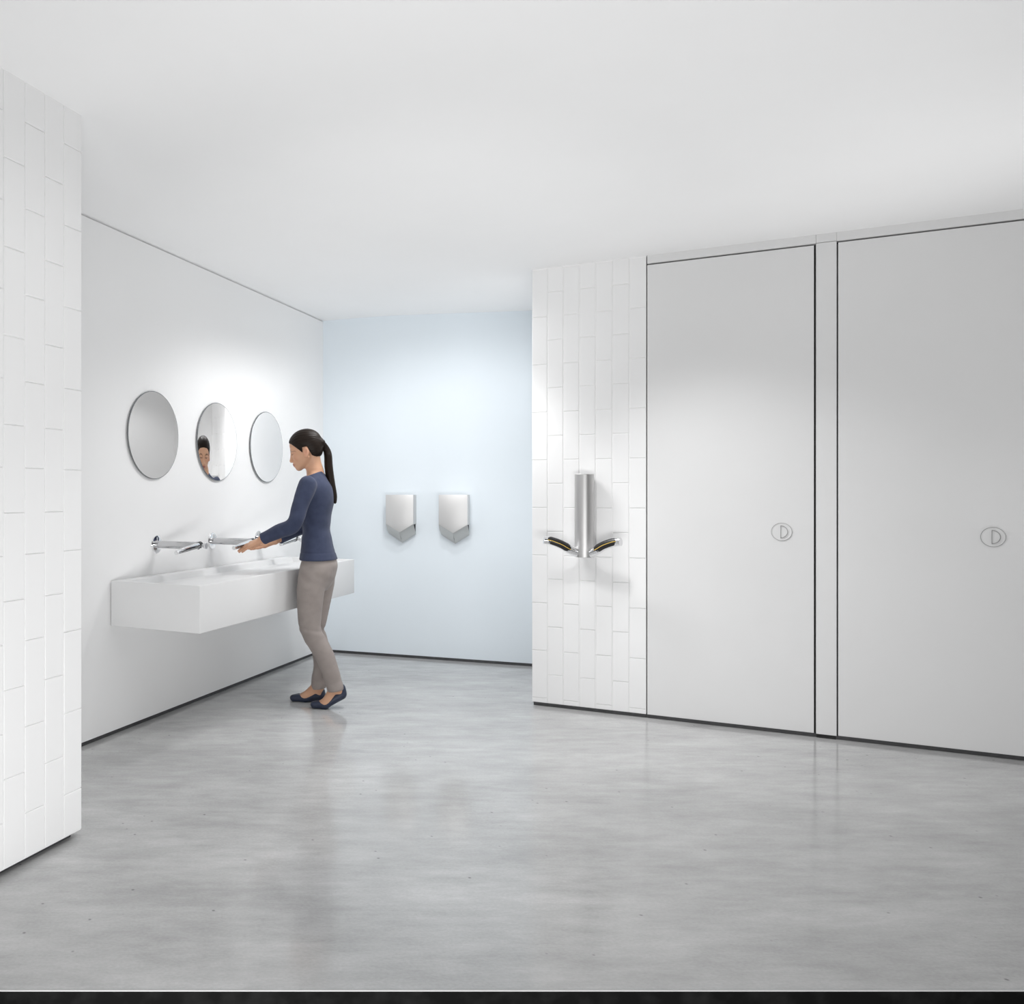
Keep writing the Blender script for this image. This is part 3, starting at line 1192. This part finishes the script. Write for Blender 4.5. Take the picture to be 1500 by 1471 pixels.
def add_foot(f, near, g, skin):
    T, B, Hh, A = foot_points(near)
    wv = np.array((0, 0.019, 0))
    for s in (-1, 1):
        f.cone(T + s * wv * 0.45, B + s * wv, 0.014 + g, 0.021 + g, 0.012)
        f.cone(B + s * wv, Hh + s * wv * 0.35, 0.021 + g, 0.025 + g, 0.015)
    if skin:
        f.cone(B + (0, 0, 0.008), A, 0.020, 0.032, 0.02)
        f.cone(Hh, A, 0.027, 0.033, 0.02)


def add_hand(f, wrist, tip, normal, left, s=0.92):
    wrist, tip, n = np.array(wrist), np.array(tip), np.array(normal, float)
    x = (tip - wrist) / np.linalg.norm(tip - wrist)
    n = n - x * (n @ x)
    n /= np.linalg.norm(n)
    th = np.cross(n, x) * (-1 if left else 1)          # towards the thumb
    q = lambda a, b, c: wrist + s * (a * x + b * th + c * n)
    g = Field(np.minimum(wrist, wrist + 0.2 * x) - 0.11, np.maximum(wrist, wrist + 0.2 * x) + 0.11, f.h)
    g.lo = f.lo + np.round((g.lo - f.lo) / f.h) * f.h
    g.ax = [g.lo[i] + g.h * np.arange(g.n[i]) for i in range(3)]
    kn = [(0.088, 0.030, 0.002), (0.092, 0.010, 0.004), (0.088, -0.010, 0.003), (0.079, -0.028, 0.0)]
    seg = [(0.042, 0.025, 0.020), (0.046, 0.029, 0.021), (0.042, 0.026, 0.020), (0.033, 0.020, 0.018)]
    for i, (k_, sg) in enumerate(zip(kn, seg)):
        p = np.array(k_)
        ang, fan = (0.03, 0.04, 0.06, 0.09)[i], (0.10, 0.02, -0.05, -0.13)[i]
        pts = [p]
        for j, L in enumerate(sg):
            p = p + L * np.array((math.cos(ang) * math.cos(fan), math.sin(fan), -math.sin(ang)))
            pts.append(p)
            ang += (0.08, 0.06, 0)[j]
        r = [0.0092, 0.0086, 0.0078, 0.0068]
        if i == 3:
            r = [0.0082, 0.0074, 0.0068, 0.006]
        fg = Field.__new__(Field)
        fg.lo, fg.h, fg.n, fg.ax = g.lo, g.h, g.n, g.ax
        fg.D = np.full(g.n, 0.2, np.float32)
        W = [q(*p_) for p_ in pts]
        fg.chain(W, [v * s for v in r], 0.004)
        g.D = np.minimum(g.D, fg.D)
    for i, k_ in enumerate(kn):
        g.cone(q(0.0, k_[1] * 0.55, -0.001), q(*k_), 0.0155 * s, 0.0118 * s, 0.010)
    g.ell(q(0.048, 0.004, -0.006), (0.05 * s, 0.034 * s, 0.012 * s), np.stack([x, th, n], 1), 0.01)
    g.ell(q(0.035, 0.024, -0.010), (0.030 * s, 0.014 * s, 0.013 * s), np.stack([x, th, n], 1), 0.01)
    g.chain([q(0.022, 0.022, -0.012), q(0.052, 0.036, -0.024), q(0.080, 0.040, -0.032), q(0.101, 0.038, -0.036)], [0.013 * s, 0.0105 * s, 0.0095 * s, 0.0075 * s], 0.006)
    # merge into the body grid
    o = np.round((g.lo - f.lo) / f.h).astype(int)
    sl = tuple(slice(o[i], o[i] + g.n[i]) for i in range(3))
    f.union(sl, g.D, 0.012)


def face_tone(V):
    """paint of the skin: lips, brows, lash line, blush, and a shade line painted between the lips"""
    base = np.array([0.60, 0.345, 0.222])
    C = np.tile(base, (len(V), 1))
    H = (V - HO) @ HEAD
    x, y, z = H[:, 0], H[:, 1], H[:, 2]
    ay = np.abs(y)
    on = (x > 0.045) & (np.abs(z) < 0.13) & (ay < 0.08)

    def mix(mask, col, amt=1.0):
        wgt = np.clip(mask, 0, 1)[:, None] * amt
        C[:] = C * (1 - wgt) + np.array(col) * wgt

    sm = lambda e, s: 1 / (1 + np.exp((e - 1) * s))
    lips = sm(np.sqrt((y / 0.023) ** 2 + ((z + 0.071) / 0.0095) ** 2), 9) * on
    mix(lips, (0.40, 0.13, 0.11), 0.85)
    lip_shade = sm(np.sqrt((y / 0.021) ** 2 + ((z + 0.0705) / 0.0022) ** 2), 6) * on
    mix(lip_shade, (0.12, 0.03, 0.03), 0.8)  # shade between the lips painted as a dark line
    bz = 0.0175 - 1.1 * (ay - 0.034) ** 2 / 0.034
    brow = sm(np.sqrt(((ay - 0.034) / 0.021) ** 2 + ((z - bz) / 0.0042) ** 2), 7) * on
    mix(brow, (0.045, 0.027, 0.018), 0.85)
    lz = -0.0105 + 6.0 * (ay - 0.0315) ** 2
    lash = sm(np.sqrt(((ay - 0.0315) / 0.0155) ** 2 + ((z - lz) / 0.0034) ** 2), 6) * on
    mix(lash, (0.02, 0.013, 0.01), 0.95)
    blush = np.exp(-(((ay - 0.045) / 0.02) ** 2 + ((z + 0.03) / 0.02) ** 2)) * on
    mix(blush, (0.62, 0.30, 0.21), 0.35)
    ear = np.exp(-(((x + 0.015) / 0.02) ** 2 + ((ay - 0.078) / 0.012) ** 2 + ((z + 0.025) / 0.03) ** 2))
    mix(ear, (0.64, 0.30, 0.21), 0.5)
    return C


def woman():
    p = empty('person', (-2.108, 4.773, 0.0), math.radians(180 + 29.151))
    tag(p, 'woman in a navy sweater and taupe trousers holding both hands under a tap', 'person')
    hh = 0.0040
    f = Field((-0.24, -0.32, -0.02), (0.66, 0.32, 1.70), hh)
    # trunk, arms, legs (slimmer than the clothes over them)
    f.stack([(0.76, 0.004, 0, 0.070, 0.120), (0.82, 0.0, 0, 0.088, 0.140)] + TORSO[2:], TORSO_YAW, -0.010)
    for sh, el, wr in ((SHL, ELL, WRL), (SHR, ELR, WRR)):
        f.chain([sh, el], [0.042, 0.033], 0.03)
        d = (wr - np.array(el))
        f.chain([el, np.array(el) + d * 0.35, wr], [0.033, 0.032, 0.0225], 0.02)
    for leg, cl in ((LEGN, CLN), (LEGF, CLF)):
        f.chain(leg[:-1], [r - 0.014 for r in cl[:-1]], 0.03)
    add_foot(f, True, 0.0, True)
    add_foot(f, False, 0.0, True)
    f.chain([LEGN[-2], foot_points(True)[3]], [0.036, 0.031], 0.02)
    f.chain([LEGF[-2], foot_points(False)[3]], [0.036, 0.031], 0.02)
    # hands
    add_hand(f, WRL, (0.482, 0.030, 0.944), (0.40, 0.25, 0.88), True)
    add_hand(f, WRR, (0.400, -0.050, 0.948), (0.0, -0.30, -0.95), False)
    # neck
    f.chain([(0.016, 0.0, 1.385), (0.024, -0.002, 1.43), hp(-0.034, 0, -0.045)], [0.056, 0.044, 0.046], 0.025)
    # head
    f.ell(hp(-0.010, 0, 0.036), (0.096, 0.0735, 0.081), HEAD, 0.02)
    f.ell(hp(0.024, 0, -0.028), (0.060, 0.058, 0.078), HEAD, 0.02)
    for s in (-1, 1):
        f.cone(hp(-0.012, s * 0.053, -0.050), hp(0.060, s * 0.012, -0.093), 0.015, 0.015, 0.018)
        f.ell(hp(0.052, s * 0.041, -0.028), (0.024, 0.02, 0.02), HEAD, 0.018)
        f.cone(hp(0.070, s * 0.012, 0.018), hp(0.066, s * 0.044, 0.017), 0.013, 0.011, 0.014)
    f.ell(hp(0.067, 0, -0.094), (0.018, 0.018, 0.016), HEAD, 0.016)
    f.ell(hp(0.072, 0, -0.066), (0.020, 0.028, 0.022), HEAD, 0.016)
    for s in (-1, 1):
        f.ell(hp(0.094, s * 0.033, -0.004), (0.016, 0.018, 0.012), HEAD, 0.012, carve=True)
        f.ell(hp(0.068, s * 0.0315, -0.006), (0.0145, 0.0155, 0.013), HEAD, 0.004)
    f.cone(hp(0.080, 0, 0.008), hp(0.100, 0, -0.040), 0.0085, 0.0095, 0.014)
    f.ell(hp(0.0995, 0, -0.042), (0.0090, 0.0095, 0.008), HEAD, 0.008)
    for s in (-1, 1):
        f.ell(hp(0.092, s * 0.0115, -0.047), (0.010, 0.0065, 0.0065), HEAD, 0.006)
    f.ell(hp(0.0895, 0, -0.0655), (0.0075, 0.020, 0.0052), HEAD, 0.005)
    f.ell(hp(0.0875, 0, -0.0765), (0.0078, 0.018, 0.0060), HEAD, 0.005)
    # ears
    for s in (-1, 1):
        ax = rot_yaw_pitch(math.radians(16), math.radians(16 - 12))
        f.ell(hp(-0.016, s * 0.0735, -0.022), (0.0175, 0.0085, 0.031), ax, 0.006)
        f.ell(hp(-0.013, s * 0.082, -0.017), (0.0095, 0.0065, 0.017), ax, 0.004, carve=True)
        f.ell(hp(-0.007, s * 0.0735, -0.046), (0.009, 0.007, 0.009), HEAD, 0.006)
    body, V = f.build('body', M['skin'], p, relax=0)
    V = np.empty(len(body.data.vertices) * 3, np.float32)
    body.data.vertices.foreach_get('co', V)
    C = face_tone(V.reshape(-1, 3).astype(float))
    ca = body.data.color_attributes.new('tone', 'FLOAT_COLOR', 'POINT')
    ca.data.foreach_set('color', np.concatenate([C, np.ones((len(C), 1))], 1).astype(np.float32).ravel())

    # ---- hair drawn back to the tie
    tie = hp(-0.1165, 0.004, 0.012)
    g = Field(hp(0, 0, 0) - 0.19, hp(0, 0, 0) + 0.19, 0.0034)
    g.ell(hp(-0.012, 0, 0.038), (0.103, 0.081, 0.087), HEAD, 0.0)
    g.ell(hp(-0.050, 0, -0.012), (0.058, 0.062, 0.062), HEAD, 0.03)
    g.cone(hp(-0.085, 0.002, 0.014), tie, 0.034, 0.014, 0.03)
    kx = np.array([-0.14, -0.090, -0.060, -0.040, -0.036, -0.030, 0.000, 0.006, 0.010, 0.020, 0.045, 0.066, 0.085, 0.12])
    kz = np.array([-0.050, -0.064, -0.066, -0.048, -0.024, 0.010, 0.012, -0.020, -0.022, -0.002, 0.030, 0.054, 0.066, 0.072])

    def hairline(X, Y, Z):
        d = [X - HO[0], Y - HO[1], Z - HO[2]]
        x = d[0] * HEAD[0, 0] + d[1] * HEAD[1, 0] + d[2] * HEAD[2, 0]
        y = d[0] * HEAD[0, 1] + d[1] * HEAD[1, 1] + d[2] * HEAD[2, 1]
        z = d[0] * HEAD[0, 2] + d[1] * HEAD[1, 2] + d[2] * HEAD[2, 2]
        # the forehead line is a little higher in the middle
        zz = np.interp(x, kx, kz)
        return (zz - z) * 0.6 - 0.0 * y
    # combed grooves running back to the tie
    def groove(X, Y, Z):
        d = [X - HO[0], Y - HO[1], Z - HO[2]]
        y = d[0] * HEAD[0, 1] + d[1] * HEAD[1, 1] + d[2] * HEAD[2, 1]
        z = d[0] * HEAD[0, 2] + d[1] * HEAD[1, 2] + d[2] * HEAD[2, 2]
        x = d[0] * HEAD[0, 0] + d[1] * HEAD[1, 0] + d[2] * HEAD[2, 0]
        ang = np.arctan2(y, z - 0.012 + 0 * x)
        return 0.0008 * np.sin(ang * 34 + 2 * np.sin(x * 40))
    g.displace(groove)
    g.keep(hairline, 0.006)
    hair, _ = g.build('hair', M['hair'], p)
    hair['label'] = 'dark brown hair combed back'
    bm = bmesh.new()
    dirv = (np.array((-0.060, 0.004, 1.515)) - tie)
    bmesh.ops.create_uvsphere(bm, u_segments=20, v_segments=12, radius=1.0,
                              matrix=Matrix.Translation(Vector(tie + np.array((-0.002, 0, 0)))) @ Matrix.Rotation(math.radians(25), 4, 'Y') @ Matrix.Diagonal((0.009, 0.016, 0.016, 1)))
    obj('hair_tie', bm, M['tie'], p, True)
    g = Field((-0.19, -0.11, 1.17), (0.06, 0.11, 1.64), 0.0034)
    pt = [tie, (-0.046, 0.004, 1.553), (-0.056, 0.006, 1.515), (-0.059, 0.008, 1.455), (-0.066, 0.010, 1.395), (-0.077, 0.012, 1.330), (-0.089, 0.014, 1.275), (-0.097, 0.014, 1.232)]
    rd = [0.0125, 0.0190, 0.0220, 0.0235, 0.0235, 0.0220, 0.0185, 0.0085]
    g.spline(pt, rd, 0.006)
    for off, k in ((0.009, 1.0), (-0.009, 0.93)):
        g.spline([np.array(q) + (0, off, 0) for q in pt[2:]], [r * 0.8 * k for r in rd[2:]], 0.006)
    g.displace(lambda X, Y, Z: 0.0007 * np.sin(np.arctan2(Y - 0.009, X + 0.050 + (1.55 - Z) * 0.15) * 11))
    g.build('ponytail', M['ponytail'], p)

    # ---- sweater
    g = Field((-0.19, -0.29, 0.84), (0.42, 0.29, 1.47), 0.0042)
    lev = [list(t) for t in TORSO]
    lev[0][3] += 0.012
    lev[1][3] += 0.010
    lev[1][4] += 0.008
    lev[2][3] += 0.003
    g.stack(lev, TORSO_YAW, 0.004, 0.03)
    c, s = math.cos(TORSO_YAW), math.sin(TORSO_YAW)
    for sg in (-1, 1):      # bust
        g.ell((0.016 + c * 0.075 + s * 0.062 * sg, -s * 0.075 + c * 0.062 * sg, 1.222), (0.048, 0.058, 0.058), None, 0.04)
    for sh, el, wr in ((SHL, ELL, WRL), (SHR, ELR, WRR)):
        sh, el = np.array(sh), np.array(el)
        d = wr - el
        g.cone(sh, sh + (el - sh) * 0.3, 0.050, 0.047, 0.035)
        g.spline([sh, sh + (el - sh) * 0.55, el + (0.0, 0.0, -0.002), el + d * 0.45, el + d * 0.82, el + d * 1.05],
                 [0.050, 0.0445, 0.0405, 0.0385, 0.0315, 0.031], 0.012, 6)
    # soft folds: at the elbows, waist and under the arms
    def folds(X, Y, Z):
        a = 0.0030 * np.sin(70 * Z + 26 * X - 18 * Y) * np.exp(-(((X - ELL[0]) / 0.05) ** 2 + ((Z - ELL[2]) / 0.06) ** 2)) * (Y > 0.05)
        b = 0.0022 * np.sin(58 * Z - 34 * X + 14 * Y) * np.exp(-((Z - 1.05) / 0.07) ** 2) * (X < 0.11)
        e = 0.0020 * np.sin(45 * Z + 60 * X) * np.exp(-(((X - 0.09) / 0.06) ** 2 + ((Z - 1.27) / 0.05) ** 2))
        return a + b + e
    g.displace(folds)
    # armhole seam, near side
    # hem rib slightly drawn in and edged
    g.displace(lambda X, Y, Z: 0.0022 * np.exp(-((Z - 0.932) / 0.004) ** 2) + 0 * X + 0 * Y)
    g.keep(lambda X, Y, Z: 0.886 + 0.10 * (-(X)) * 0.0 + 0.02 * (X) * -0.6 - Z + 0 * Y, 0.004)
    for el, wr, ln in ((np.array(ELL), WRL, 0.955), (np.array(ELR), WRR, 0.86)):
        d = wr - el
        L = np.linalg.norm(d)
        d = d / L
        e = el + d * L * ln
        g.keep(lambda X, Y, Z, d=d, e=e: (X - e[0]) * d[0] + (Y - e[1]) * d[1] + (Z - e[2]) * d[2], 0.003,
               e - 0.075, np.maximum(e + 0.12, e - 0.01))
    # neckline
    g.keep(lambda X, Y, Z: (Z - 1.418) * 0.94 + (X - 0.0) * 0.34 + 0 * Y, 0.004, (-0.12, -0.12, 1.36), (0.15, 0.12, 1.48))
    g.build('sweater', M['knit'], p)

    # ---- trousers
    g = Field((-0.19, -0.24, 0.06), (0.20, 0.24, 0.93), 0.0042)
    g.stack([(0.70, 0.012, 0, 0.060, 0.100), (0.74, 0.004, 0, 0.083, 0.130), (0.79, -0.002, 0, 0.097, 0.150), (0.85, -0.006, 0, 0.106, 0.157), (0.905, 0.000, 0, 0.099, 0.146)], TORSO_YAW, 0.0, 0.03)
    g.spline(LEGF, CLF, 0.006)
    near = Field(g.lo, g.lo + g.h * (g.n - 1), g.h)
    near.n, near.ax = g.n, g.ax
    near.D = np.full(g.n, 0.2, np.float32)
    near.spline(LEGN, CLN, 0.006)
    # the legs blend only at the seat
    kk = np.clip((g.ax[2] - 0.66) / 0.16, 0, 1)[None, None, :] * 0.05 + 0.002
    A, B = g.D, near.D
    g.D = np.minimum(A, B) - np.maximum(kk - np.abs(A - B), 0) ** 2 / (4 * kk)

    def creases(X, Y, Z):
        a = 0.0022 * np.sin(120 * (Z - 0.452 - 0.22 * X)) * np.exp(-(((Z - 0.458 - 0.18 * X) / 0.022) ** 2)) * (np.abs(X) < 0.2)
        b = 0.0016 * np.sin(48 * Z + 50 * X) * np.exp(-((Z - 0.40) / 0.06) ** 2)
        e = 0.0016 * np.sin(70 * Z - 60 * X + 20 * Y) * np.exp(-((Z - 0.77) / 0.05) ** 2)
        h = 0.0016 * np.sin(64 * Z + 30 * X) * np.exp(-((Z - 0.16) / 0.05) ** 2)
        return a + b + e + h
    g.displace(creases)
    # pressed crease down the outside of the near lower leg
    g.keep(lambda X, Y, Z: 0.108 - Z - 0.18 * (X + 0.099) + 0 * Y, 0.002, (-0.19, -0.02, 0.04), (0.2, 0.2, 0.16))
    g.keep(lambda X, Y, Z: 0.080 - Z - 0.12 * (X + 0.008) + 0 * Y, 0.002, (-0.19, -0.24, 0.04), (0.2, -0.02, 0.16))
    g.build('trousers', M['cloth'], p)

    # ---- flat shoes, open over the instep
    for near_ in (True, False):
        T, B, Hh, A = foot_points(near_)
        mid = (T + Hh) / 2
        g = Field(np.minimum(T, Hh) - 0.06, np.maximum(T, Hh) + 0.08, 0.003)
        add_foot(g, near_, 0.0045, False)
        g.cone(Hh + (-0.004, 0, 0.008), Hh + (0.0, 0, 0.040), 0.027, 0.025, 0.012)
        g.cone(Hh + (0.0, 0, 0.026), B + np.array((0, 0, 0.004)), 0.026, 0.022, 0.012)
        ux = (B - Hh) / np.linalg.norm(B - Hh)
        uz = np.array((-ux[2], 0, ux[0]))
        uz /= np.linalg.norm(uz)
        L = float((T - Hh) @ ux)

        def opening(X, Y, Z):
            s = ((X - Hh[0]) * ux[0] + (Y - Hh[1]) * ux[1] + (Z - Hh[2]) * ux[2]) / L
            z = (X - Hh[0]) * uz[0] + (Y - Hh[1]) * uz[1] + (Z - Hh[2]) * uz[2]
            top = np.interp(s, [-0.3, -0.12, 0.0, 0.12, 0.25, 0.40, 0.52, 0.62, 0.70, 0.76, 0.84], [0.045, 0.045, 0.041, 0.030, 0.018, 0.008, 0.002, 0.001, 0.007, 0.022, 0.08])
            return (z - top) * 0.8
        g.keep(opening, 0.002)
        if near_:
            g.keep(lambda X, Y, Z: -Z + 0 * X + 0 * Y, 0.001)
        else:
            g.keep(lambda X, Y, Z: -Z + 0 * X + 0 * Y, 0.001)
        sh, _ = g.build('shoe', M['shoe'], p)
    return p


woman()
